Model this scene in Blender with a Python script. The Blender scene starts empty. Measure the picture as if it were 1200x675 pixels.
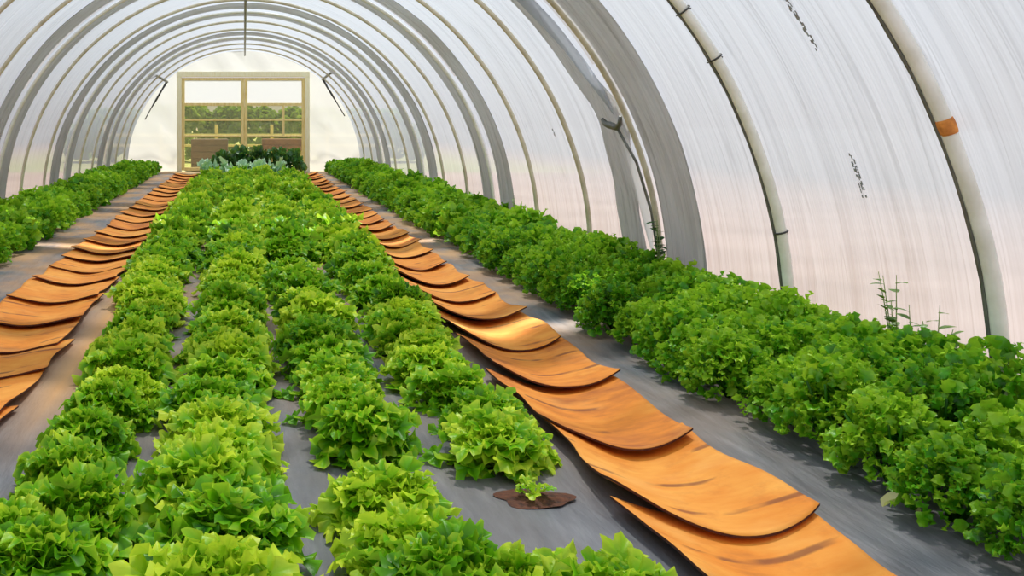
import bpy, math, random
from math import sin, cos, pi, radians, sqrt
from mathutils import Vector, Matrix, noise

# ---------------------------------------------------------------- basics
F = 1200.0            # focal length in pixels (image 1200 wide)
VX, VY = 286.0, 144.0 # vanishing point of the tunnel axis
H = 1.2               # eye height
R = 2.9               # tunnel radius
ZC = 0.1              # height of the arch centre
DEND = 25.5           # end wall
scn = bpy.context.scene
col = scn.collection
rnd = random.Random(7)

def pt(px, py, D):
    return Vector(((px-VX)*D/F, D, H-(py-VY)*D/F))
def arc(th, Y, r=R):
    return Vector((r*cos(th), Y, ZC+r*sin(th)))
def wallhit(px, py, r=R):
    a = (px-VX)/F; b = -(py-VY)/F
    A = a*a+b*b; B = 2*(H-ZC)*b; C = (H-ZC)**2-r*r
    D = (-B+sqrt(B*B-4*A*C))/(2*A)
    return math.atan2(H-ZC+b*D, a*D), D

def tag(o, label=None, cat=None, group=None, kind=None):
    if label: o['label'] = label
    if cat: o['category'] = cat
    if group: o['group'] = group
    if kind: o['kind'] = kind
    return o
def empty(name, loc, label, cat, group=None):
    o = bpy.data.objects.new(name, None); col.objects.link(o)
    o.location = loc; o.empty_display_size = .1
    return tag(o, label, cat, group)
ORD = ['first','second','third','fourth','fifth','sixth','seventh','eighth','ninth','tenth','eleventh','twelfth','thirteenth']

class MB:
    """collects faces for one mesh object"""
    def __init__(s): s.v=[]; s.f=[]; s.c=[]
    def add(s, vs, fs, c=None):
        b=len(s.v); s.v += [tuple(v) for v in vs]; s.f += [tuple(i+b for i in f) for f in fs]
        if c is None: c=[0.0]*len(vs)
        s.c += c
    def grid(s, fn, nu, nv, cf=None, keep=None):
        vs=[];c=[]
        for i in range(nu+1):
            for j in range(nv+1):
                vs.append(fn(i/nu,j/nv)); c.append(cf(i/nu,j/nv) if cf else 0.0)
        fs=[]
        for i in range(nu):
            for j in range(nv):
                if keep and not keep((i+.5)/nu,(j+.5)/nv): continue
                a=i*(nv+1)+j; fs.append((a,a+1,a+nv+2,a+nv+1))
        s.add(vs,fs,c)
    def tube(s, pts, r, n=8, caps=True):
        pts=[Vector(p) for p in pts]; rings=[]
        t=(pts[1]-pts[0]).normalized()
        up=Vector((0,1,0)) if abs(t.y)<.9 else Vector((1,0,0))
        nrm=t.cross(up).normalized()
        vs=[]
        for i,p in enumerate(pts):
            a=pts[max(0,i-1)]; b=pts[min(len(pts)-1,i+1)]
            t=(b-a).normalized()
            nrm=(nrm-t*nrm.dot(t)).normalized(); bi=t.cross(nrm)
            rr=r[i] if isinstance(r,(list,tuple)) else r
            for k in range(n):
                an=2*pi*k/n; vs.append(p+nrm*cos(an)*rr+bi*sin(an)*rr)
        fs=[]
        for i in range(len(pts)-1):
            for k in range(n):
                a=i*n+k; b=i*n+(k+1)%n; fs.append((a,b,b+n,a+n))
        if caps:
            fs.append(tuple(range(n))[::-1]); m=(len(pts)-1)*n; fs.append(tuple(m+k for k in range(n)))
        s.add(vs,fs)
    def box(s, c, d, bev=0.006, rot=None):
        x,y,z=[q/2 for q in d]; b=min(bev,x*.6,y*.6,z*.6)
        vs=[];idx={}
        # bevelled box: every corner gives three vertices
        for sx in(-1,1):
            for sy in(-1,1):
                for sz in(-1,1):
                    for k in range(3):
                        p=[sx*(x-b),sy*(y-b),sz*(z-b)]
                        p[k]=(sx*x,sy*y,sz*z)[k]
                        idx[(sx,sy,sz,k)]=len(vs); vs.append(Vector(p))
        fs=[]
        for k in range(3):
            o=[q for q in range(3) if q!=k]
            for sg in(-1,1):
                q=[]
                for a,bb in((-1,-1),(1,-1),(1,1),(-1,1)):
                    t=[0,0,0]; t[k]=sg; t[o[0]]=a; t[o[1]]=bb; q.append(idx[(*t,k)])
                fs.append(q)
                if sg==1:
                    pass
        for k in range(3):          # edges parallel to axis k
            o=[q for q in range(3) if q!=k]
            for a in(-1,1):
                for bb in(-1,1):
                    t0=[0,0,0];t0[k]=-1;t0[o[0]]=a;t0[o[1]]=bb
                    t1=list(t0);t1[k]=1
                    fs.append((idx[(*t0,o[0])],idx[(*t0,o[1])],idx[(*t1,o[1])],idx[(*t1,o[0])]))
        for sx in(-1,1):
            for sy in(-1,1):
                for sz in(-1,1): fs.append(tuple(idx[(sx,sy,sz,k)] for k in range(3)))
        c=Vector(c)
        if rot is not None: vs=[rot@v for v in vs]
        s.add([v+c for v in vs],fs)
    def mesh(s, name, mat, smooth=True):
        me=bpy.data.meshes.new(name); me.from_pydata(s.v,[],s.f); me.update()
        at=me.attributes.new('tone','FLOAT','POINT')
        at.data.foreach_set('value',s.c)
        if mat: me.materials.append(mat)
        if smooth: me.polygons.foreach_set('use_smooth',[True]*len(me.polygons))
        import bmesh
        return me
    def build(s, name, mat, parent=None, smooth=True, fixn=False):
        me=s.mesh(name,mat,smooth)
        if fixn:
            import bmesh
            bm=bmesh.new(); bm.from_mesh(me); bmesh.ops.recalc_face_normals(bm,faces=bm.faces); bm.to_mesh(me); bm.free()
        o=bpy.data.objects.new(name,me); col.objects.link(o)
        if parent:
            o.parent=parent
            o.matrix_parent_inverse=Matrix.Translation(-Vector(parent.location)) if True else Matrix()
        return o

# ---------------------------------------------------------------- materials
def newmat(name):
    m=bpy.data.materials.new(name); m.use_nodes=True; nt=m.node_tree; nt.nodes.clear()
    out=nt.nodes.new('ShaderNodeOutputMaterial'); return m,nt,out
def N(nt,t,**k):
    n=nt.nodes.new(t)
    for a,b in k.items():
        if a.startswith('i_'):
            key=a[2:]; key=int(key) if key.isdigit() else key.replace('_',' ')
            n.inputs[key].default_value=b
        else: setattr(n,a,b)
    return n
def ramp(nt,src,stops):
    r=nt.nodes.new('ShaderNodeValToRGB'); nt.links.new(src,r.inputs[0])
    e=r.color_ramp.elements
    while len(e)<len(stops): e.new(.5)
    for i,(p,c) in enumerate(stops): e[i].position=p; e[i].color=(*c,1) if len(c)==3 else c
    return r.outputs[0]
def texnoise(nt,scale,detail=4,vec=None,mapscale=None,rough=.55):
    n=N(nt,'ShaderNodeTexNoise'); n.inputs['Scale'].default_value=scale; n.inputs['Detail'].default_value=detail
    n.inputs['Roughness'].default_value=rough
    tc=N(nt,'ShaderNodeTexCoord')
    mp=N(nt,'ShaderNodeMapping'); nt.links.new(vec or tc.outputs['Object'],mp.inputs[0])
    if mapscale: mp.inputs['Scale'].default_value=mapscale
    nt.links.new(mp.outputs[0],n.inputs['Vector'])
    return n.outputs['Fac']
def mixc(nt,fac,a,b,mode='MIX'):
    m=N(nt,'ShaderNodeMix',data_type='RGBA',blend_type=mode)
    for s,k in((fac,0),(a,6),(b,7)):
        if hasattr(s,'links') or hasattr(s,'is_linked'): nt.links.new(s,m.inputs[k])
        else: m.inputs[k].default_value=s if k==0 else ((*s,1) if len(s)==3 else s)
    return m.outputs[2]
def math_(nt,op,a,b=None,c=None,clamp=False):
    m=N(nt,'ShaderNodeMath',operation=op); m.use_clamp=clamp
    for k,s in enumerate((a,b,c)):
        if s is None: continue
        if hasattr(s,'is_linked'): nt.links.new(s,m.inputs[k])
        else: m.inputs[k].default_value=s
    return m.outputs[0]
def bump(nt,h,strength,dist=.01):
    b=N(nt,'ShaderNodeBump'); b.inputs['Strength'].default_value=strength; b.inputs['Distance'].default_value=dist
    nt.links.new(h,b.inputs['Height']); return b.outputs[0]
def principled(name,colr,rough=.6,metal=0.,nscale=None,ncol=None,bumpst=0,mapscale=None,spec=.5):
    m,nt,out=newmat(name); p=N(nt,'ShaderNodeBsdfPrincipled')
    p.inputs['Roughness'].default_value=rough; p.inputs['Metallic'].default_value=metal
    p.inputs['Specular IOR Level'].default_value=spec
    if nscale:
        n=texnoise(nt,nscale,5,mapscale=mapscale)
        c=ramp(nt,n,[(.3,ncol),(.68,colr)]); nt.links.new(c,p.inputs['Base Color'])
        if bumpst: nt.links.new(bump(nt,n,bumpst),p.inputs['Normal'])
    else: p.inputs['Base Color'].default_value=(*colr,1)
    nt.links.new(p.outputs[0],out.inputs[0]); return m

def film_material(name,colr,transp,dirt=0.1,wr=.35):
    """polythene: mostly scatters light through, lets a little straight through"""
    m,nt,out=newmat(name)
    geo=N(nt,'ShaderNodeNewGeometry')
    # creases run around the hoop, so noise is stretched in the hoop direction
    at=N(nt,'ShaderNodeAttribute',attribute_name='tone')   # arc length along the hoop
    sep=N(nt,'ShaderNodeSeparateXYZ'); nt.links.new(geo.outputs['Position'],sep.inputs[0])
    cmb=N(nt,'ShaderNodeCombineXYZ'); nt.links.new(sep.outputs[1],cmb.inputs[1])
    nt.links.new(at.outputs['Fac'],cmb.inputs[0])
    n1=texnoise(nt,1,3,cmb.outputs[0],(.35,9,1)); n2=texnoise(nt,1,2,cmb.outputs[0],(.12,3,1)); n3=texnoise(nt,1,5,cmb.outputs[0],(1.1,1.3,1))
    h=math_(nt,'ADD',math_(nt,'MULTIPLY',n1,.5),n2)
    nrm=bump(nt,h,wr,.12)
    crease=ramp(nt,n1,[(.30,(1,1,1)),(.42,(0,0,0)),(.50,(0,0,0))])
    base=mixc(nt,math_(nt,'MULTIPLY',crease,.30),colr,tuple(c*.62 for c in colr))
    n4=texnoise(nt,1,2,cmb.outputs[0],(.30,6.5,1))
    thin=math_(nt,'SUBTRACT',1.0,math_(nt,'MULTIPLY',math_(nt,'ABSOLUTE',math_(nt,'SUBTRACT',n4,.52)),55.0),clamp=True)
    base=mixc(nt,math_(nt,'MULTIPLY',thin,.34),base,tuple(c*.45 for c in colr))
    base=mixc(nt,math_(nt,'MULTIPLY',ramp(nt,n3,[(.45,(0,0,0)),(.75,(1,1,1))]),dirt),base,(.50,.47,.42))
    d=N(nt,'ShaderNodeBsdfDiffuse'); t=N(nt,'ShaderNodeBsdfTranslucent'); tr=N(nt,'ShaderNodeBsdfTransparent'); g=N(nt,'ShaderNodeBsdfGlossy')
    g.inputs['Roughness'].default_value=.35
    for q in(d,t): nt.links.new(base,q.inputs[0]); nt.links.new(nrm,q.inputs['Normal'])
    nt.links.new(nrm,g.inputs['Normal'])
    a=N(nt,'ShaderNodeMixShader'); a.inputs[0].default_value=.62; nt.links.new(d.outputs[0],a.inputs[1]); nt.links.new(t.outputs[0],a.inputs[2])
    b=N(nt,'ShaderNodeMixShader'); b.inputs[0].default_value=.05; nt.links.new(a.outputs[0],b.inputs[1]); nt.links.new(g.outputs[0],b.inputs[2])
    c=N(nt,'ShaderNodeMixShader'); c.inputs[0].default_value=transp; nt.links.new(b.outputs[0],c.inputs[1]); nt.links.new(tr.outputs[0],c.inputs[2])
    nt.links.new(c.outputs[0],out.inputs[0]); return m

def leaf_material(name,dark,mid,light,trans=.4,gloss=.08,var=.35,nsc=14):
    m,nt,out=newmat(name)
    oi=N(nt,'ShaderNodeObjectInfo'); at=N(nt,'ShaderNodeAttribute',attribute_name='tone')
    n=texnoise(nt,nsc,4)
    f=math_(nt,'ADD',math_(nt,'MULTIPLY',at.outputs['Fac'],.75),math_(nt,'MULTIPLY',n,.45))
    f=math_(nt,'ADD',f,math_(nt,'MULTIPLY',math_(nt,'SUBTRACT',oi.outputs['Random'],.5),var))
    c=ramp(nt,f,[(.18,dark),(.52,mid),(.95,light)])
    d=N(nt,'ShaderNodeBsdfDiffuse'); t=N(nt,'ShaderNodeBsdfTranslucent'); g=N(nt,'ShaderNodeBsdfGlossy')
    g.inputs['Roughness'].default_value=.38; g.inputs[0].default_value=(.9,1,.85,1)
    nt.links.new(c,d.inputs[0]); nt.links.new(mixc(nt,.5,c,(.5,.75,.06),'MIX'),t.inputs[0])
    nr=bump(nt,texnoise(nt,60,2),.5,.004)
    for q in(d,g): nt.links.new(nr,q.inputs['Normal'])
    a=N(nt,'ShaderNodeMixShader'); a.inputs[0].default_value=trans; nt.links.new(d.outputs[0],a.inputs[1]); nt.links.new(t.outputs[0],a.inputs[2])
    b=N(nt,'ShaderNodeMixShader'); b.inputs[0].default_value=gloss; nt.links.new(a.outputs[0],b.inputs[1]); nt.links.new(g.outputs[0],b.inputs[2])
    nt.links.new(b.outputs[0],out.inputs[0]); return m

M={}
M['film']=film_material('polythene_film',(.57,.62,.70),.25,.10)
M['endfilm']=film_material('end_film',(.80,.80,.80),.10,.10,.5)
M['band']=film_material('doubled_film',(.68,.68,.68),.02,.35,.8)
M['hoop']=principled('cream_tube',(.93,.92,.85),.32,.0,9,(.76,.74,.64),0,(1,1,1))
M['hoopold']=principled('dull_tube',(.74,.68,.52),.5,.0,7,(.50,.44,.30),0)
M['rust']=principled('rust',(.85,.33,.06),.8,0,30,(.45,.14,.03))
M['wire']=principled('dark_wire',(.06,.06,.055),.5,.4)
M['steel']=principled('grey_steel',(.22,.23,.21),.45,.4,12,(.12,.12,.11))
M['wood']=principled('pale_wood',(.95,.80,.38),.6,0,6,(.78,.58,.20),.2,(8,8,1))
M['woodlight']=principled('cream_wood',(.97,.93,.68),.6,0,6,(.88,.80,.48),.2,(8,8,1))
M['brownbox']=principled('brown_board',(.20,.13,.09),.8,0,5,(.13,.08,.06))
M['redbox']=principled('reddish_board',(.26,.10,.05),.8,0,5,(.16,.06,.04))
M['print']=principled('grey_print',(.33,.34,.36),.7)
M['soilhole']=principled('damp_soil',(.16,.055,.025),.95,0,40,(.05,.02,.012),.8)
M['hedge']=leaf_material('hedge_leaf',(.04,.09,.015),(.16,.25,.05),(.35,.42,.12),.3)
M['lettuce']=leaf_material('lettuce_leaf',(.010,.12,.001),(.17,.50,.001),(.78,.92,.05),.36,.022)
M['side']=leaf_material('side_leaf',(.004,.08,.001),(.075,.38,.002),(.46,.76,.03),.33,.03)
M['cab']=leaf_material('blue_green_leaf',(.22,.48,.30),(.42,.70,.46),(.70,.90,.68),.3)
M['darkbush']=leaf_material('dark_leaf',(.004,.04,.01),(.01,.10,.02),(.04,.22,.04),.2)
M['weed']=leaf_material('weed_leaf',(.05,.12,.02),(.12,.24,.05),(.25,.38,.10),.3)
M['stem']=principled('stem',(.28,.36,.12),.7)

def ground_sheet_mat():
    m,nt,out=newmat('woven_weed_sheet'); p=N(nt,'ShaderNodeBsdfPrincipled')
    tc=N(nt,'ShaderNodeTexCoord'); sep=N(nt,'ShaderNodeSeparateXYZ'); nt.links.new(tc.outputs['Object'],sep.inputs[0])
    n=texnoise(nt,2.2,6,mapscale=(1,.6,1)); n2=texnoise(nt,1,5,mapscale=(14,2.5,1)); n3=texnoise(nt,1.2,4)
    c=ramp(nt,n2,[(.3,(.085,.095,.115)),(.55,(.135,.145,.165)),(.78,(.24,.25,.27))])
    # trodden-in soil: lies beside the left walkway and in patches further down
    x=sep.outputs[0]; y=sep.outputs[1]
    near=math_(nt,'SUBTRACT',1.0,math_(nt,'MULTIPLY',math_(nt,'ABSOLUTE',math_(nt,'ADD',x,.84)),4.0),clamp=True)
    near=math_(nt,'MULTIPLY',near,math_(nt,'MULTIPLY_ADD',y,.8,-2.7,clamp=True))
    far=math_(nt,'MULTIPLY_ADD',y,.16,-.50,clamp=True)
    pat=ramp(nt,n,[(.34,(0,0,0)),(.58,(1,1,1))])
    far=math_(nt,'MULTIPLY',far,pat)
    f=math_(nt,'MAXIMUM',math_(nt,'MULTIPLY',near,1.0),math_(nt,'ADD',math_(nt,'MULTIPLY',far,.9),math_(nt,'MULTIPLY',pat,.10)),clamp=True)
    soil=ramp(nt,n3,[(.3,(.38,.21,.10)),(.7,(.60,.37,.19))])
    soil=mixc(nt,near,soil,ramp(nt,n,[(.3,(.55,.28,.10)),(.7,(.80,.46,.20))]))
    c=mixc(nt,f,c,soil)
    nt.links.new(c,p.inputs['Base Color'])
    nt.links.new(math_(nt,'MULTIPLY_ADD',f,.4,.42),p.inputs['Roughness'])
    nt.links.new(bump(nt,math_(nt,'ADD',n2,n3),.6,.02),p.inputs['Normal'])
    nt.links.new(p.outputs[0],out.inputs[0]); return m
M['sheet']=ground_sheet_mat()
def card_mat():
    m,nt,out=newmat('orange_cardboard'); p=N(nt,'ShaderNodeBsdfPrincipled')
    n=texnoise(nt,3.0,6); n2=texnoise(nt,1,5,mapscale=(6,18,6)); oi=N(nt,'ShaderNodeObjectInfo')
    f=math_(nt,'ADD',math_(nt,'MULTIPLY',n,.7),math_(nt,'MULTIPLY',n2,.35)); f=math_(nt,'ADD',f,math_(nt,'MULTIPLY',math_(nt,'SUBTRACT',oi.outputs['Random'],.5),.16))
    c=ramp(nt,f,[(.30,(.42,.11,.008)),(.48,(.78,.25,.012)),(.72,(.90,.40,.055))])
    # dark creases across the sheets and damp stains
    tc=N(nt,'ShaderNodeTexCoord'); wv=N(nt,'ShaderNodeTexWave',wave_type='BANDS',bands_direction='Y'); wv.inputs['Scale'].default_value=1.05; wv.inputs['Distortion'].default_value=2.2; wv.inputs['Detail'].default_value=1.5; wv.inputs['Detail Scale'].default_value=1.3
    nt.links.new(tc.outputs['Object'],wv.inputs['Vector'])
    cr=ramp(nt,wv.outputs['Fac'],[(.955,(0,0,0)),(.99,(1,1,1))]); msk=ramp(nt,texnoise(nt,4.3,2),[(.50,(0,0,0)),(.58,(1,1,1))])
    c=mixc(nt,math_(nt,'MULTIPLY',math_(nt,'MULTIPLY',cr,msk),.75),c,(.16,.035,.008))
    st=ramp(nt,texnoise(nt,5.5,5,rough=.7),[(.52,(0,0,0)),(.72,(1,1,1))]); c=mixc(nt,math_(nt,'MULTIPLY',st,.45),c,(.50,.13,.008))
    lt=ramp(nt,texnoise(nt,2.1,4),[(.55,(0,0,0)),(.75,(1,1,1))]); c=mixc(nt,math_(nt,'MULTIPLY',lt,.45),c,(.92,.50,.14))
    nt.links.new(c,p.inputs['Base Color']); p.inputs['Roughness'].default_value=.8
    nt.links.new(bump(nt,n2,.35,.01),p.inputs['Normal'])
    nt.links.new(p.outputs[0],out.inputs[0]); return m
M['card']=card_mat()
M['cardedge']=principled('shaded_cardboard_edge',(.10,.025,.012),.9,0,30,(.05,.012,.008))  # shade of the sheet lips put into the rim colour
def outside_mat():
    m,nt,out=newmat('outdoor_soil'); p=N(nt,'ShaderNodeBsdfPrincipled')
    n=texnoise(nt,.7,6); tc=N(nt,'ShaderNodeTexCoord'); sep=N(nt,'ShaderNodeSeparateXYZ'); nt.links.new(tc.outputs['Object'],sep.inputs[0])
    soil=ramp(nt,n,[(.3,(.50,.30,.20)),(.7,(.72,.48,.36))]); grass=ramp(nt,n,[(.3,(.34,.36,.10)),(.7,(.58,.55,.22))])
    far=math_(nt,'MULTIPLY_ADD',sep.outputs[1],.5,-12.6,clamp=True)
    far=math_(nt,'MULTIPLY',far,math_(nt,'MULTIPLY_ADD',math_(nt,'ABSOLUTE',sep.outputs[0]),-.25,2.5,clamp=True))
    dx=math_(nt,'MULTIPLY_ADD',math_(nt,'ABSOLUTE',sep.outputs[0]),.12,-.6,clamp=True)
    soil=mixc(nt,dx,soil,(.24,.222,.215))  # haze painted into the soil: greys sideways to melt into the sky
    nt.links.new(mixc(nt,far,soil,grass),p.inputs['Base Color']); p.inputs['Roughness'].default_value=.95
    nt.links.new(p.outputs[0],out.inputs[0]); return m
M['outside']=outside_mat()
def pane_mat(name,colr,tr):
    m,nt,out=newmat(name)
    t=N(nt,'ShaderNodeBsdfTransparent'); t.inputs[0].default_value=(*colr,1)
    a=N(nt,'ShaderNodeBsdfTranslucent'); a.inputs[0].default_value=(*[c*.8 for c in colr],1)
    d=N(nt,'ShaderNodeBsdfGlossy'); d.inputs['Roughness'].default_value=.2
    s=N(nt,'ShaderNodeMixShader'); s.inputs[0].default_value=tr; nt.links.new(a.outputs[0],s.inputs[1]); nt.links.new(t.outputs[0],s.inputs[2])
    s2=N(nt,'ShaderNodeMixShader'); s2.inputs[0].default_value=.05; nt.links.new(s.outputs[0],s2.inputs[1]); nt.links.new(d.outputs[0],s2.inputs[2])
    nt.links.new(s2.outputs[0],out.inputs[0]); return m
M['clear']=pane_mat('clear_pane',(.90,.90,.74),.97)
M['milky']=pane_mat('milky_pane',(.96,.97,1.0),.02)

# ---------------------------------------------------------------- setting
Y0,Y1=-2.0,DEND
TH0=math.asin(-ZC/R)
OPEN=[]  # vents in the film: (yc at th) handled by keep()
# vent between the two grey bands nearest the camera, on the right side
def vent(th,Y):
    if radians(34)<th<radians(150) and 11.40<Y<11.64: return True   # slot added in the roof film to throw a sun band on the lettuces
    if not (radians(22)<th<radians(60)): return False
    t=(th-radians(22))/radians(38)
    wdt=.16*sin(pi*t)**.7
    yc=7.10
    return abs(Y-yc)<wdt
def film(name,ta,tb,nu,nv):
    m=MB()
    def fn(u,v):
        th=ta+(tb-ta)*u; Y=Y0+(Y1-Y0)*v
        # film pulled taut over hoops every 1.5 m sags slightly between them
        ph=((Y-3.83)/1.53)%1.0
        sag=.018*sin(pi*ph)
        w=.006*noise.noise(Vector((th*1.5,Y*3.1,2.2)))
        return arc(th,Y,R-sag+w+.002)
    m.grid(fn,nu,nv,lambda u,v:(ta+(tb-ta)*u)*R,keep=lambda u,v: not vent(ta+(tb-ta)*u,Y0+(Y1-Y0)*v))
    o=m.build(name,M['film']); o['kind']='structure'; return o
wr=film('wall_right',TH0,radians(56),64,550)
cl=film('ceiling',radians(56),radians(124),30,550)
wl=film('wall_left',radians(124),pi-TH0,30,550)

def floor_z(x,y):
    z=.012*noise.noise(Vector((x*1.3,y*.9,0)))+.006*noise.noise(Vector((x*5,y*3,1)))
    # walkways are slightly trodden in
    for c,w in((1.44,.30),(-1.28,.32)):
        d=abs(x-c)/w
        if d<1: z-=.03*(cos(pi*d)*.5+.5)
    return z-.004
m=MB()
m.grid(lambda u,v:(lambda x,y:Vector((x,y,floor_z(x,y))))(-2.88+5.76*u,-2+27.5*v),110,360)
fl=m.build('floor',M['sheet']); fl['kind']='structure'
m=MB(); m.grid(lambda u,v:Vector((-120+240*u,-60+300*v,-.06+0*u)),12,12)
gr=m.build('ground',M['outside']); gr['kind']='structure'

# end wall with the door opening
JX0,JX1,JZ=-1.60,1.56,2.42
m=MB()
def endfn(u,v):
    return None
nx,nz=90,48
vs={}
for i in range(nx+1):
    for j in range(nz+1):
        X=-R+2*R*i/nx; Z=3.0*j/nz
        rr=sqrt(X*X+(Z-ZC)**2)
        if rr>R:
            k=R/rr; X*=k; Z=ZC+(Z-ZC)*k
        wv=.03*noise.noise(Vector((X*2+Z*1.3,Z*.8,5)))
        vs[i,j]=Vector((X,DEND+wv,Z))
ids={k:n for n,k in enumerate(vs)}
fs=[]
for i in range(nx):
    for j in range(nz):
        c=(vs[i,j]+vs[i+1,j+1])/2
        if JX0<c.x<JX1 and c.z<JZ-.02: continue
        q=[ids[i,j],ids[i+1,j],ids[i+1,j+1],ids[i,j+1]]
        pts=[vs[i,j],vs[i+1,j],vs[i+1,j+1],vs[i,j+1]]
        ar=(pts[2]-pts[0]).cross(pts[3]-pts[1]).length
        if ar>1e-5: fs.append(q)
m.add(list(vs.values()),fs,[v.z for v in vs.values()])
ew=m.build('wall_end',M['endfilm']); ew['kind']='structure'

# ---------------------------------------------------------------- door
dr=bpy.data.objects.new('door_1',None); col.objects.link(dr); dr.location=(0,DEND,0); dr['kind']='structure'
m=MB()
m.box((JX0-.01,DEND-.05,1.2),(.12,.10,2.44)); m.box((JX1+.01,DEND-.05,1.2),(.12,.10,2.44)); m.box((-.02,DEND-.05,2.41),(3.30,.116,.13))
m.build('door_frame',M['woodlight'],dr,False,True)
for side in(0,1):
    xa,xb=(JX0+.05,.003) if side==0 else (.007,JX1-.05)
    yy=DEND-.03
    m=MB(); sw=.075
    m.box((xa+sw/2,yy,1.17),(sw,.05,2.30)); m.box((xb-sw/2,yy,1.17),(sw,.05,2.30))
    for z,h_ in((2.29,.06),(1.66,.07),(1.27,.045),(.87,.055),(.05,.09)): m.box(((xa+xb)/2,yy,z),(xb-xa-2*sw+.01,.045,h_))
    if side==1: m.box((.98,yy,1.27),(.055,.04,.76))
    lf=m.build('door_leaf',M['wood'],dr,False,True)
    for (za,zb,mt) in((1.69,2.26,'milky'),(1.29,1.63,'clear'),(.90,1.25,'clear'),(.09,.84,'clear')):
        p=MB(); p.box(((xa+xb)/2,yy+.004,(za+zb)/2),(xb-xa-2*sw+.01,.006,zb-za+.01),.001)
        p.build('pane',M[mt],lf,False,True)
for o in list(dr.children):
    o.matrix_parent_inverse=Matrix.Translation(-dr.location)

# ---------------------------------------------------------------- hoops
def hoop(Y,r,mat,label,group=None,cat='hoop',parts=None):
    root=empty('tunnel_hoop',(R-.06,Y,0),label,cat,group)
    m=MB(); n=72
    m.tube([arc(TH0+.0+(pi-2*TH0)*i/n,Y+.004*sin(i*.9),R-.055) for i in range(n+1)],r,10)
    m.build('tube',M[mat],root)
    return root
hs=[3.83,5.33,8.4,9.9,13.0,14.5,17.6,19.1,22.6,24.1]
bandY=[7.1,11.5,16.0,20.8]
h1=hoop(hs[0],.029,'hoop','pale steel hoop nearest on the right wall, with an orange rust patch')
th,D=wallhit(1127,148,R-.055)
m=MB(); m.tube([arc(th+.0105-.0035*i,hs[0],R-.055) for i in range(7)],[.0295,.0310,.0318,.032,.0316,.031,.0295],14)
tag(m.build('rust_patch',M['rust'],h1),'orange rust patch')
def darkline(root,Y):  # thin dark line following the hoop's far edge
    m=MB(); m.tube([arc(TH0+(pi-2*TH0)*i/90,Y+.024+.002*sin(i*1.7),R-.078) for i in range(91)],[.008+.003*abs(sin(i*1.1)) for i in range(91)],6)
    tag(m.build('edge_line',M['steel'],root),'thin dark line along the far side of the hoop')
h2=hoop(hs[1],.027,'hoop','pale steel hoop with small dark wire clips, right of the wide grey band')
darkline(h1,hs[0]); darkline(h2,hs[1])
for (px,py) in((812,12),(843,70),(925,277)):
    th,D=wallhit(px,py,R-.055)
    m=MB(); a=arc(th,hs[1],R-.055)
    # wire wound once round the tube with a tail towards the camera-left
    pts=[]
    tdir=Vector((-sin(th),0,cos(th))); rdir=Vector((cos(th),0,sin(th)))
    for k in range(14):
        an=k/12*2*pi; pts.append(a+rdir*cos(an)*.032+Vector((0,1,0))*sin(an)*.032+tdir*(k*.0015))
    m.tube(pts,.005,6)
    if py<200: m.tube([a+rdir*.03,a+rdir*.035+Vector((0,.09,-.01)),a+rdir*.03+Vector((0,.17,-.02))],.004,6)
    m.build('wire_clip',M['wire'],h2)
places=['third','fourth','fifth','sixth','seventh','eighth','ninth','tenth']
desc={2:'thin hoop just beyond the vent with the loose grey band',3:'thin golden-brown hoop just before the second pair of grey bands',
      4:'thin hoop just beyond the second pair of grey bands',5:'thin hoop just before the third pair of grey bands',
      6:'thin hoop just beyond the third pair of grey bands',7:'thin hoop just before the farthest pair of grey bands',
      8:'thin hoop just beyond the farthest pair of grey bands',9:'thin hoop standing closest to the end wall and door'}
for i in range(2,len(hs)):
    hoop(hs[i],.021 if i<6 else .020,'hoopold',desc[i])
nearw=['nearest','second','third','farthest']
for k,Y in enumerate(bandY):
    hoop(Y+(-.125 if k==0 else .13),.02,'hoopold' if k==0 else 'hoop',f'cream hoop showing between the {nearw[k]} pair of grey bands')

# grey bands of doubled film on both sides of a joint
def band(name,ya,yb,mat,label,rr=R-.028,group=None):
    m=MB()
    def fn(u,v):
        th=TH0+.004+(pi-2*TH0-.008)*u
        a=ya(th); b=yb(th); Y=a+(b-a)*v
        fold=.007*sin(v*9*pi+noise.noise(Vector((th*1.2,Y*.7,3)))*5)+.012*noise.noise(Vector((th*2.2,Y*2.1,7)))
        return arc(th,Y,rr-abs(fold)-.012*(1-(2*v-1)**4))
    m.grid(fn,120,26,lambda u,v:(TH0+(pi-2*TH0)*u)*R)
    o=m.build(name,M[mat]); 
    s=o.modifiers.new('thick','SOLIDIFY'); s.thickness=.004
    tag(o,label,'film band',group); return o
def edge(base,amp,seed):
    return lambda th: base+amp*noise.noise(Vector((th*2.3,seed,0)))
def bulge(th):
    # the loose film sags over the joint and closes the gap at one height
    a=math.degrees(th)
    return .26*math.exp(-((a-23)/5.5)**2)-.04*math.exp(-((a-42)/10.0)**2)+.05*sin(a*.55)*math.exp(-((a-14)/12)**2)
band('film_band',edge(6.32,.03,1),edge(6.93,.03,2),'band','wide grey doubled-film band on the right, nearest the camera')
band('film_band',lambda th:7.30-bulge(th)+.03*noise.noise(Vector((th*2.3,4,0))),lambda th:7.74-.5*bulge(th),'band','loose buckled grey film band just behind the wide one')
specs=[(10.80,11.38,11.66,12.22),(15.05,15.75,16.2,16.85),(19.9,20.6,21.05,21.8)]
for k,(a,b,c,d) in enumerate(specs):
    band('film_band',edge(a,.04,10+k),edge(b,.03,20+k),'band',f'grey doubled-film band, nearer one of the {nearw[k+1]} pair')
    band('film_band',edge(c,.03,30+k),edge(d,.04,40+k),'band',f'grey doubled-film band, farther one of the {nearw[k+1]} pair')

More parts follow.
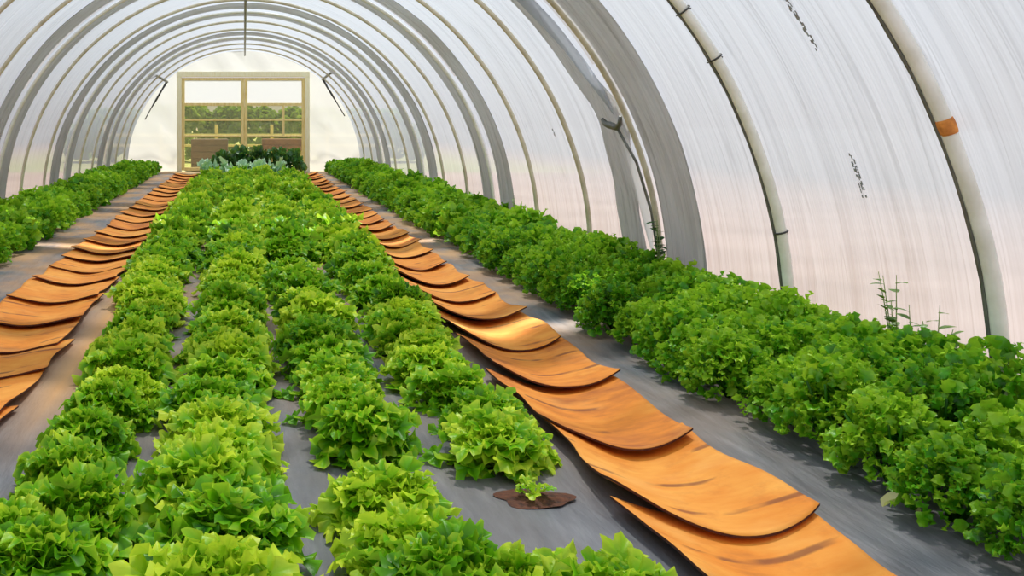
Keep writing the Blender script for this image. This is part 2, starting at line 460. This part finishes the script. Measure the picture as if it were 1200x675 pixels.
def flap(name,ta,tb,ya,yb,wd,label,mat):
    m=MB()
    def fn(u,v):
        th=radians(ta+(tb-ta)*u); w=wd*(sin(pi*min(1,.06+.94*u))**.6)
        Y=ya+(yb-ya)*u**1.6; an=pi*(1.25*v-.1)
        return arc(th,Y+w*cos(an)*.8,R-.06-w*sin(an)*.55-.01*noise.noise(Vector((th*9,v*3,1))))
    m.grid(fn,60,12,lambda u,v:(th0_:=ta+(tb-ta)*u)/57.3*R)
    o=m.build(name,M[mat]); tag(o,label,'film flap')
flap('film_flap',54,24,7.42,7.17,.085,'curled pale film flap above the tie rope in the right wall vent','film')
flap('film_flap',22,4,7.16,7.10,.06,'crumpled pale film fold hanging below the tie rope','endfilm')
# tie wire closing the loose joint near the foot of the vent
th,D=wallhit(748,188,R-.07)
m=MB()
m.tube([arc(radians(24.0),7.25,R-.125),arc(radians(23.2),7.22,R-.125),arc(radians(23),7.18,R-.12),arc(radians(22.5),7.08,R-.11),arc(radians(23),7.02,R-.10),arc(radians(24),6.99,R-.09)],[.012,.022,.026,.022,.018,.012],8)
m.tube([arc(radians(22.5),7.08,R-.11),arc(radians(17),7.06,R-.07),arc(radians(10),7.03,R-.06),arc(radians(3),7.0,R-.06)],.010,8)
tag(m.build('tie_rope',M['steel']),'dark tie rope pulling the loose film joint together on the right wall','rope')

# ridge pipe
m=MB(); m.tube([(.02,y,2.86-.0*y) for y in(-1.5,5,10,15,20,25.2)],.021,10)
tag(m.build('ridge_pipe',M['steel']),'grey ridge pipe running along the top of the tunnel to the end wall','pipe')
# braces at the far end
def brace(pts,label,tail):
    root=empty('corner_brace',pts[0],label,'brace')
    m=MB(); m.tube(pts,.028,8); m.build('bar',M['steel'],root)
    m=MB(); m.tube(tail,[.03,.02,.024,.012,.012],8); m.build('hanging_wire',M['wire'],root)
brace([pt(167,77,21.9),pt(181,87,22.5),pt(196,96,23.6)],'dark corner brace left of the door top',[pt(196,95,23.6),pt(190,105,23.6),pt(183,117,23.6),pt(177,127,23.7),pt(170,140,23.8)])
brace([pt(394,79,21.9),pt(387,86,22.5),pt(378,93,23.6)],'dark corner brace right of the door top',[pt(378,92,23.6),pt(384,103,23.6),pt(389,111,23.6),pt(395,121,23.7),pt(404,136,23.8)])

# faint printing on the film (too blurred to read)
def film_print(px,py,n,sc=1.0,seed=0):
    th,D=wallhit(px,py); rr=random.Random(seed); m=MB()
    for g in range(n):
        for k in range(3):
            a=th+(n/2-g)*.0085*sc+rr.uniform(-.004,.004); y=D-.011+.011*k+rr.uniform(-.004,.004)
            if rr.random()<.12: continue
            l=rr.uniform(.005,.011)*sc; w=rr.uniform(.002,.005)*sc
            q=[arc(a-l/R,y-w,R-.035),arc(a+l/R,y-w,R-.035),arc(a+l/R,y+w,R-.035),arc(a-l/R,y+w,R-.035)]
            off=Vector((cos(a),0,sin(a)))*.002
            m.add(q+[p+off for p in q],[(0,1,2,3),(7,6,5,4),(0,4,5,1),(1,5,6,2),(2,6,7,3),(3,7,4,0)])
    m.build('film_print',M['print'],wr,False)
film_print(949,26,9,1.25,1); film_print(1015,206,8,1.1,2)
film_print(654,156,3,1.0,5)

# ---------------------------------------------------------------- cardboard sheets on the walkways
def sheet(cx,w,yf,yb,seed,label,group=None,skew=0.,front=.16,lc=.05,rc=.03,fl=1.,fr_=1.,lf=1.):
    rr=random.Random(seed); m=MB()
    a0=rr.uniform(-.02,.02); t=.008
    nu,nv=28,30
    ph=rr.uniform(0,6); frn=front*rr.uniform(.75,1.2)
    lift=rr.uniform(.008,.018)
    def top(u,v):
        s=2*u-1
        x=cx+a0+s*w/2*(1+.05*sin(v*5+ph))+.012*noise.noise(Vector((v*4,seed,s)))
        yfr=yf+frn*(fl*max(0,-s)**1.9+fr_*max(0,s)**2.4)+skew*s
        y=yfr+(yb-yfr)*v
        base=-.004+floor_z(x,y)
        z=base+.024+lc*max(0,-s)**2.2+rc*max(0,s)**2.2+lift*lf*(1-v)**2+.010*noise.noise(Vector((x*4,y*2.5,seed)))+.006*sin(y*8+ph)
        z-=.012*v
        # slight upturn of the lip
        z+=.006*math.exp(-(v/.06)**2)
        return Vector((x,y,z))
    m.grid(top,nu,nv)
    n=len(m.v); m.v+= [(x,y,z-t) for x,y,z in m.v]; m.c+=[0]*n
    m.f+=[tuple(i+n for i in f)[::-1] for f in list(m.f)]
    rim=[]
    e=lambda i,j:i*(nv+1)+j
    for i in range(nu): rim+= [(e(i,0),e(i+1,0),e(i+1,0)+n,e(i,0)+n),(e(i+1,nv),e(i,nv),e(i,nv)+n,e(i+1,nv)+n)]
    for j in range(nv): rim+= [(e(0,j+1),e(0,j),e(0,j)+n,e(0,j+1)+n),(e(nu,j),e(nu,j+1),e(nu,j+1)+n,e(nu,j)+n)]
    k=len(m.f); m.f+=rim
    me=m.mesh('cardboard_sheet',M['card'],True); me.materials.append(M['cardedge'])
    for q in range(k,len(m.f)): me.polygons[q].material_index=1; me.polygons[q].use_smooth=False
    # dark rim faces stand in for the shade on the lips
    o=bpy.data.objects.new('cardboard_sheet',me); col.objects.link(o)
    tag(o,label,'cardboard sheet',group); return o
rf=[2.18,2.95,3.76,4.60,5.42,6.15,6.85,7.55,8.35,9.1,9.9,10.6,11.4,12.1,12.9,13.7,14.5,15.4,16.2,17.1,18.,18.9,19.8,20.7,21.6,22.5,23.4]
for i,y in enumerate(rf):
    far=i>=10
    yb=(rf[i+1] if i+1<len(rf) else 24.3)+.22
    lb=('orange-brown cardboard sheet in the far stretch of the right walkway' if far else
        'orange-brown cardboard sheet at the very front of the right walkway' if i==0 else
        f'orange-brown cardboard sheet, {ORD[i]} from the front of the right walkway')
    sheet(1.43,.54,y,yb,100+i,lb,'sheets laid along the right walkway',-.01,.17,.045,.03,1.25,.55)
lf_=[3.2,4.05,4.80,5.35,6.05,6.80,7.6,8.3,8.85,9.4,10.1,10.8,11.6,12.4,13.2,14.,14.9,15.8,16.7,17.6,18.5,19.4,20.3,21.2,22.1,23.0]
for i,y in enumerate(lf_):
    far=i>=11
    yb=(lf_[i+1] if i+1<len(lf_) else 24.0)+.22
    if i==0: lb='orange-brown cardboard sheet cut off by the left edge, front of the left walkway'
    else: lb='orange-brown cardboard sheet in the far stretch of the left walkway' if far else f'orange-brown cardboard sheet, {ORD[i]} from the front of the left walkway'
    sheet(-1.27,.63,y,yb,300+i,lb,'sheets laid along the left walkway',-.01,.10,.018,.022,.5,.5,.5)

# ---------------------------------------------------------------- plants
def frilly(seed,n=40,rad=.20,hgt=.20,res=(5,22),lobes=1.0,lsz=1.0):
    """a head of frilled lettuce: fan-shaped leaves with waved, lobed margins on short ribs"""
    rr=random.Random(seed); m=MB(); k0=rad/.20
    for k in range(n):
        q=(k+.5)/n                       # 0 outer .. 1 inner
        az=k*2.39996+rr.uniform(-.3,.3)
        ca,sa=cos(az),sin(az)
        el=radians(8+76*q**.85+rr.uniform(-16,16))
        Ls=(.148-.025*q)*rr.uniform(.60,1.15)
        Rf=(.050-.014*q)*rr.uniform(.65,1.3)*lsz
        rb=.022-.015*q
        fe=el-radians(rr.uniform(10,45))           # the fan leans out from its rib
        out=Vector((ca,sa,0)); up=Vector((0,0,1)); sd=Vector((-sa,ca,0))
        rib=out*cos(el)+up*sin(el); fw=out*cos(fe)+up*sin(fe); nr=-out*sin(fe)+up*cos(fe)
        tw=rr.uniform(-.6,.6); s2=sd*cos(tw)+nr*sin(tw); nr=nr*cos(tw)-sd*sin(tw)
        c=out*rb+rib*Ls+sd*rr.uniform(-.012,.012)
        nw=rr.uniform(4.8,7.5); f1=rr.uniform(0,6.3); f2=rr.uniform(0,6.3); amp=rr.uniform(.20,.40); nl=rr.uniform(2.2,3.6)
        cup=rr.uniform(-.1,.45); dr=rr.uniform(.15,.6); tn=rr.uniform(-.27,.25)
        def P(p):
            p=p*k0; p.z=max(p.z,.003)*hgt/.20; return p
        def fan(u,v):
            ph=(2*v-1)*radians(128)
            r_=Rf*u*(1+.16*lobes*u*sin(nl*ph*1.7+f2)+.07*lobes*u*sin(nw*2.1*ph+f1))*(1.12+.12*cos(ph))
            w_=Rf*amp*u**1.8*(sin(nw*ph+f1)+.45*sin(nw*2.3*ph+f2))
            z=w_+cup*Rf*u*u*abs(sin(ph))-dr*Rf*u*u*max(0,cos(ph))
            return P(c+fw*(r_*cos(ph))+s2*(r_*sin(ph))+nr*z)
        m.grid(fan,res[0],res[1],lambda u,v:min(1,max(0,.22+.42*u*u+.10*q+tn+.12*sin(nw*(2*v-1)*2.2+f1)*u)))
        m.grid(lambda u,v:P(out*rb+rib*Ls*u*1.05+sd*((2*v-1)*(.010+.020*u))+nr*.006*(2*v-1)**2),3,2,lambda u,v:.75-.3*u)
    return m
def bushy(seed,n=90,rad=.19,hgt=.30,lf=.05):
    rr=random.Random(seed); m=MB()
    for k in range(n):
        az=rr.uniform(0,2*pi); cz=rr.uniform(0.02,1)**.8; sh=rr.uniform(.72,1.05)
        r_=rad*sqrt(max(0,1-cz*cz))*sh*rr.uniform(.9,1.05); z=hgt*(.10+.82*cz)*sh
        base=Vector((cos(az)*r_,sin(az)*r_,z))
        out=Vector((cos(az)*sqrt(max(0,1-cz*cz)),sin(az)*sqrt(max(0,1-cz*cz)),cz*.8+.25)).normalized()
        d=(out+Vector((rr.uniform(-.7,.7),rr.uniform(-.7,.7),rr.uniform(-.5,.6)))).normalized()
        side=d.cross(Vector((rr.uniform(-1,1),rr.uniform(-1,1),rr.uniform(-1,1)))).normalized(); nr=side.cross(d)
        if nr.z<0: nr=-nr
        L=lf*rr.uniform(1.0,1.7); W=L*rr.uniform(.38,.55); f1=rr.uniform(0,6); tn=rr.uniform(-.25,.32)
        cr=rr.uniform(.2,.6)
        def fn(u,v):
            s=2*v-1; wd=W*sin(pi*min(1,.12+.80*u))**.7*(1+.22*sin(u*14+f1)*abs(s))
            p=base+d*(L*(u-.35))+side*(s*wd)+nr*(.25*wd*s*s-cr*L*u*u*.5+.010*sin(u*11+f1+s*2)*abs(s))
            p.z=max(p.z,.004); return p
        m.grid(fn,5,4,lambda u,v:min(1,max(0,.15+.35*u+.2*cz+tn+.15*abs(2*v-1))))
    # stalks
    for k in range(8):
        az=k*.785+rr.uniform(-.3,.3); m.tube([(0.01*cos(az),0.01*sin(az),0),(rad*.4*cos(az),rad*.4*sin(az),hgt*.4),(rad*.7*cos(az),rad*.7*sin(az),hgt*.7)],[.008,.006,.004],5)
    return m
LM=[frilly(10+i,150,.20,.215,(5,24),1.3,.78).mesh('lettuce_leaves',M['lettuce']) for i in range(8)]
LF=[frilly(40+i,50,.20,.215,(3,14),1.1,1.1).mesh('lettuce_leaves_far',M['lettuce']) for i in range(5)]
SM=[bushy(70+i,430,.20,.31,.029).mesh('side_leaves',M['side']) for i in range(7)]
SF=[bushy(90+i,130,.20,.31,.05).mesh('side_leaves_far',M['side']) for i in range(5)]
def place(mesh,name,x,y,sc,rz,label,cat,group=None,tilt=(0,0),szf=1.0,z=None):
    o=bpy.data.objects.new(name,mesh); col.objects.link(o)
    o.location=(x,y,(floor_z(x,y)-.004) if z is None else z); o.rotation_euler=(tilt[0],tilt[1],rz); o.scale=(sc,sc,sc*szf)
    return tag(o,label,cat,group)

rown=['leftmost row of the middle bed','second row from left, middle bed','third row from left, middle bed','rightmost row of the middle bed']
rows=[[],[],[],[]]
# front part placed one by one from the photograph, then an even run to the back
rows[0]=[(-.52,2.55,1.15),(-.66,2.74,.9),(-.50,2.95,1.0),(-.56,3.32,.85),(-.57,3.68,.85),(-.54,4.05,.88),(-.53,4.42,.95)]
rows[1]=[(-.07,2.45,1.2),(-.06,2.75,1.2),(-.11,3.08,1.18),(-.06,3.42,1.05),(-.09,3.78,1.05),(-.11,4.15,1.0),(-.08,4.5,1.0)]
rows[2]=[(.47,2.45,1.05),(.42,2.72,.95),(.43,3.08,1.0),(.44,3.72,.95),(.40,4.10,.85),(.40,4.5,.9)]
rows[3]=[(.64,2.42,.85),(.86,2.44,.95),(.90,3.62,.95),(.93,3.98,.95),(.88,4.32,1.0),(.86,4.68,.98)]
cx=[-.55,-.09,.385,.86]
for r in range(4):
    y=rows[r][-1][1]+.36
    while y<21.6:
        wid=1.0+.22*min(1,(y-5)/4) if y>5 else 1.0
        rows[r].append((cx[r]+rnd.uniform(-.04,.04)+(-.10 if r==0 and y>6.5 else 0)+(.06 if r==3 and y>6 else 0),y+rnd.uniform(-.04,.04),wid*rnd.uniform(.92,1.15)))
        y+=.32
skip=set()
count=0
for r in range(4):
    for k,(x,y,s) in enumerate(rows[r]):
        if r==2 and k>5 and rnd.random()<.03: continue
        near=y<9
        me=rnd.choice(LM if near else LF)
        nm=rown[r]
        if k==0: lb=f'frilly green lettuce at the very front of the {nm}'
        elif k<10: lb=f'frilly green lettuce, {ORD[k]} from the front in the {nm}'
        elif k<32: lb=f'frilly green lettuce midway along the {nm}'
        else: lb=f'frilly green lettuce in the far half of the {nm}'
        if r==3 and k==2: lb='round frilly green lettuce just behind the bare planting hole and seedling'
        if r==2 and k==2: lb='round frilly green lettuce left of the bare planting hole, gap behind it'
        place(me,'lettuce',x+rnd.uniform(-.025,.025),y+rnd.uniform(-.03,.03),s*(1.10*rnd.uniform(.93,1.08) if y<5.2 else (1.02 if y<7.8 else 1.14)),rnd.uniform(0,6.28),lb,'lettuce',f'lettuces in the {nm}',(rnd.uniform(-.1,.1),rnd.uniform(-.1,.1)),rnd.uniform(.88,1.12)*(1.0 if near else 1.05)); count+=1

# seedling in its planting hole
hx,hy=.925,3.27
m=MB()
def hole(u,v):
    an=2*pi*u; rr_=.115*v*(1+.14*sin(3*an+1)+.08*sin(5*an))
    return Vector((hx+cos(an)*rr_*1.05,hy+sin(an)*rr_*.72,floor_z(hx,hy)+.010*(1-v)+.005+.004*noise.noise(Vector((cos(an)*v*5,sin(an)*v*5,0)))))
m.grid(hole,36,8)
tag(m.build('planting_hole',M['soilhole']),'red-brown soil in a torn planting hole of the grey sheet around a seedling','planting hole')
place(frilly(201,12,.075,.16,(5,20)).mesh('seedling_leaves',M['lettuce']),'lettuce_seedling',hx,hy,1.0,1.,'small lone lettuce seedling growing in the red-brown planting hole','seedling',z=floor_z(hx,hy)+.018)

# side beds
side=[]
for sd,xs in((1,(2.16,2.42,2.66)),(-1,(-2.20,-2.45,-2.66))):
    for ri,x in enumerate(xs):
        y=2.45+.12*ri+(0 if sd==1 else 6.2)
        k=0
        while y<24.6:
            sc=(1.0,1.12,1.24)[ri] if sd==1 else (1.0,1.05,1.12)[ri]
            side.append((sd,ri,k,x+rnd.uniform(-.035,.035),y+rnd.uniform(-.05,.05),sc*rnd.uniform(.88,1.1)))
            y+=.335; k+=1
rn3={(1,0):'inner row of the right bed',(1,1):'middle row of the right bed',(1,2):'outer row of the right bed',
     (-1,0):'inner row of the left bed',(-1,1):'middle row of the left bed',(-1,2):'outer row of the left bed'}
side.sort(key=lambda t:t[4])
ind=side[:300]; rest=side[300:]
first={(1,0):0,(1,1):3,(1,2):4,(-1,0):1,(-1,1):3,(-1,2):4}
for (sd,ri,k,x,y,s) in ind:
    nm=rn3[sd,ri]; near=y<9
    kk=k-first[sd,ri]
    if sd==1 and kk<0: lb=f'dark green leafy plant at the right frame edge, {nm}'
    elif kk==0: lb=f'dark green leafy plant at the front end of the {nm}'
    elif kk<9: lb=f'dark green leafy plant, {ORD[kk]} from the front, {nm}'
    elif y<14: lb=f'dark green leafy plant midway along the {nm}'
    else: lb=f'dark green leafy plant in the far half of the {nm}'
    if x*F/y+VX>1240 : continue
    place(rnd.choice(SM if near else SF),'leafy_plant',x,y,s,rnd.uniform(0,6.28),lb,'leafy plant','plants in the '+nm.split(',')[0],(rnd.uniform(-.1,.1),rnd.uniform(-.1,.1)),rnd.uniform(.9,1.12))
m=MB()
for (sd,ri,k,x,y,s) in rest:
    me=rnd.choice(SF); a=rnd.uniform(0,6.28); ca,sa=cos(a),sin(a)
    vs_=[(x+(v.co.x*ca-v.co.y*sa)*s,y+(v.co.x*sa+v.co.y*ca)*s,v.co.z*s) for v in me.vertices]
    m.add(vs_,[tuple(p.vertices) for p in me.polygons],[d.value for d in me.attributes['tone'].data])
if m.v:
    o=m.build('leafy_plants',M['side']); tag(o,'mass of leafy green plants at the farthest ends of the two side beds','leafy plants',kind='stuff')

# pale blue-green cabbages and dark bushes before the door
CM=[frilly(300+i,18,.21,.26,(3,12),.4,1.4).mesh('cabbage_leaves',M['cab']) for i in range(3)]
names=['leftmost','second from the left','third from the left','fourth from the left','rightmost']
names=['leftmost','second from the left','middle one','fourth from the left','rightmost']
for i in range(5):
    place(CM[i%3],'cabbage',-.80+.39*i,22.3+rnd.uniform(-.05,.05),1.35,rnd.uniform(0,6),f'pale blue-green cabbage, {names[i]} in the row behind the lettuces','cabbage','blue-green cabbages in front of the door',szf=1.3)
BM=[bushy(400+i,150,.26,.46,.075).mesh('bush_leaves',M['darkbush']) for i in range(3)]
for i in range(5):
    place(BM[i%3],'dark_bush',-.50+.41*i,23.45+rnd.uniform(-.05,.05),1.0+.12*(i in(1,2,3)),rnd.uniform(0,6),f'dark green bush, {names[i]} in the clump before the door','bush','dark bushes before the door',szf=1.32)

# weeds at the foot of the film wall
def weed(loc,h,seed,label,group=None,lean=.2,nst=4,mat='weed',ls=.03):
    rr=random.Random(seed); root=empty('weed',loc,label,'weed',group)
    ms=MB(); ml=MB(); L0=Vector(loc)
    for s_ in range(nst):
        az=rr.uniform(0,6.28); ln=rr.uniform(0,lean); hh=h*rr.uniform(.65,1.0)
        pts=[L0+Vector((min(0,cos(az))*ln*hh*t**1.5,sin(az)*ln*2.2*hh*t**1.5,hh*t)) for t in(0,.25,.5,.75,1)]
        ms.tube(pts,[.004,.0035,.003,.0025,.0015],5)
        for q in range(9):
            t=.40+.6*q/9; i=min(3,int(t*4)); p=pts[i].lerp(pts[i+1],t*4-i)
            a=rr.uniform(0,6.28); d=Vector((cos(a)*.6,sin(a),rr.uniform(0,.6))).normalized(); sd=d.cross(Vector((0,0,1))).normalized()
            l=ls*rr.uniform(.8,1.6)
            ml.grid(lambda u,v:p+d*l*u+sd*((2*v-1)*l*.32*sin(pi*min(1,.1+.85*u)))-Vector((0,0,l*.3*u*u)),4,2,lambda u,v:.3+.4*u)
    ms.build('stem',M['stem'],root); ml.build('foliage',M[mat],root)
for (px,D,h,sd,lb) in((1062,4.35,.60,1,'thin weed with a bare tall shoot, leftmost of the wispy weeds by the film wall'),(1082,4.22,.54,2,'wispy weed standing midway between two others at the right film wall'),(1108,4.12,.50,3,'wispy weed nearest the rusty hoop at the right film wall')):
    weed(((px-VX)*D/F*.985,D,0),h,sd,lb,lean=.16,ls=.045)
weed((2.70,6.65,0),.62,8,'dark climbing weed at the foot of the wide grey band',mat='darkbush',ls=.05,nst=6,lean=.06)
weed((2.74,12.6,0),.50,9,'small weed poking above the right bed near the second grey bands',nst=3,lean=.06)
weed((2.74,10.4,0),.50,19,'small weed poking above the right bed before the second grey bands',nst=3,lean=.06)
# yellowing leaf at the front of the right bed
m=MB(); a0=Vector((2.0,3.16,.015))
m.grid(lambda u,v:a0+Vector((.07*u-.03,-.07*u+(2*v-1)*.025*sin(pi*min(1,.15+.8*u)),.03*sin(u*pi)+.02*(2*v-1)**2)),8,6,lambda u,v:1.0)
M['yellow']=leaf_material('yellowed_leaf',(.45,.40,.08),(.62,.58,.16),(.8,.74,.3),.3)
s=m.build('fallen_leaf',M['yellow']); tag(s,'yellowed leaf on the grey sheet at the foot of the right bed','leaf')

# ---------------------------------------------------------------- outside the door
def crate(name,c,d,mat,label,cat='crate'):
    root=empty(name,(c[0],c[1],0),label,cat)
    m=MB(); m.box(c,d,.02); m.build('body',M[mat],root,False,True)
    n=max(2,int(d[2]/.16)); m=MB()
    for i in range(n):
        z=c[2]-d[2]/2+(i+.5)*d[2]/n
        m.box((c[0],c[1]-d[1]/2-.012,z),(d[0]*.98,.024,d[2]/n*.86),.004)
    m.build('front_boards',M[mat],root,False,True)
crate('wooden_crate',(-.90,27.0,.36),(.95,.8,.84),'brownbox','dark brown crate standing outside behind the left door leaf')
crate('wooden_crate',(1.05,27.2,.62),(1.15,.7,.32),'redbox','reddish brown box outside behind the right door leaf')
m=MB()
for x in(.55,1.55): m.box((x,27.2,.2),(.08,.6,.52),.01)
tag(m.build('trestle',M['wood'],None,False,True),'pair of pale legs carrying the reddish box outside','trestle')
# pale rail fence in the yard
def fence(y,x0,x1,label,zs):
    root=empty('rail_fence',((x0+x1)/2,y,0),label,'fence')
    for z in zs:
        m=MB(); m.box(((x0+x1)/2,y,z),(x1-x0,.05,.07)); m.build('rail',M['wood'],root,False,True)
    n=int((x1-x0)/1.6)
    for i in range(n+1):
        m=MB(); m.box((x0+(x1-x0)*i/n,y+.06,.55),(.09,.07,1.2)); m.build('post',M['wood'],root,False,True)
fence(29.5,-4,4,'pale yellow rail fence seen through the door panes',(.55,.85,))
def hedge(i,x,y,w,h):
    m=MB(); rr=random.Random(900+i)
    for k in range(950):
        th=rr.uniform(0,2*pi); c=rr.uniform(0,1)
        p=Vector((x+cos(th)*w*sqrt(1-c*c*.8),y+sin(th)*.8*sqrt(1-c*c*.8),h*(.05+.9*c)))*1
        d=Vector((rr.uniform(-1,1),rr.uniform(-1,1),rr.uniform(-.3,1))).normalized(); s_=d.cross(Vector((rr.uniform(-1,1),1,.3))).normalized(); l=rr.uniform(.16,.32)
        m.grid(lambda u,v:p+d*l*(u-.4)+s_*((2*v-1)*l*.45*sin(pi*min(1,.1+.85*u))),3,2,lambda u,v:rr.uniform(.1,.8))
    m.tube([(x,y,-.05),(x,y,h*.7)],[.08,.04],7)
    tag(m.build('hedge_bush',M['hedge']),f'olive green hedge bush outside, {names[i]} behind the rail fence','bush','hedge bushes beyond the door')
for i in range(5): hedge(i,-4.2+2.1*i,33+.2*(i%2),1.5,1.66+.05*((i*3)%4))
# ---------------------------------------------------------------- light
w=bpy.data.worlds.new('sky'); scn.world=w; w.use_nodes=True; nt=w.node_tree; nt.nodes.clear()
out=nt.nodes.new('ShaderNodeOutputWorld'); bg=nt.nodes.new('ShaderNodeBackground')
tc=nt.nodes.new('ShaderNodeTexCoord'); sep=nt.nodes.new('ShaderNodeSeparateXYZ'); nt.links.new(tc.outputs['Generated'],sep.inputs[0])
c=ramp(nt,sep.outputs[2],[(0.0,(.93,.86,.82)),(.10,(.90,.88,.88)),(.35,(.80,.90,1.0)),(1.0,(.62,.80,1.0))])
nt.links.new(c,bg.inputs[0]); bg.inputs[1].default_value=.58
nt.links.new(bg.outputs[0],out.inputs[0])
sl=bpy.data.lights.new('sun','SUN'); sl.energy=6.2; sl.angle=radians(4); sl.color=(1,.97,.91)
so=bpy.data.objects.new('sun',sl); col.objects.link(so)
so.rotation_euler=Vector((-.18,-.55,-1.0)).to_track_quat('-Z','Y').to_euler()

# ---------------------------------------------------------------- camera
cam=bpy.data.cameras.new('camera'); co=bpy.data.objects.new('camera',cam); col.objects.link(co)
co.location=(0,0,H); co.rotation_euler=(pi/2,0,0)
cam.sensor_fit='HORIZONTAL'; cam.sensor_width=36; cam.lens=36*F/1200
cam.shift_x=(600-VX)/1200; cam.shift_y=-(337.5-VY)/1200
cam.clip_start=.05; cam.clip_end=500
scn.camera=co
vs_=scn.view_settings; vs_.view_transform='Standard'; vs_.look='None'; vs_.gamma=1; vs_.use_curve_mapping=False; vs_.exposure=0.2
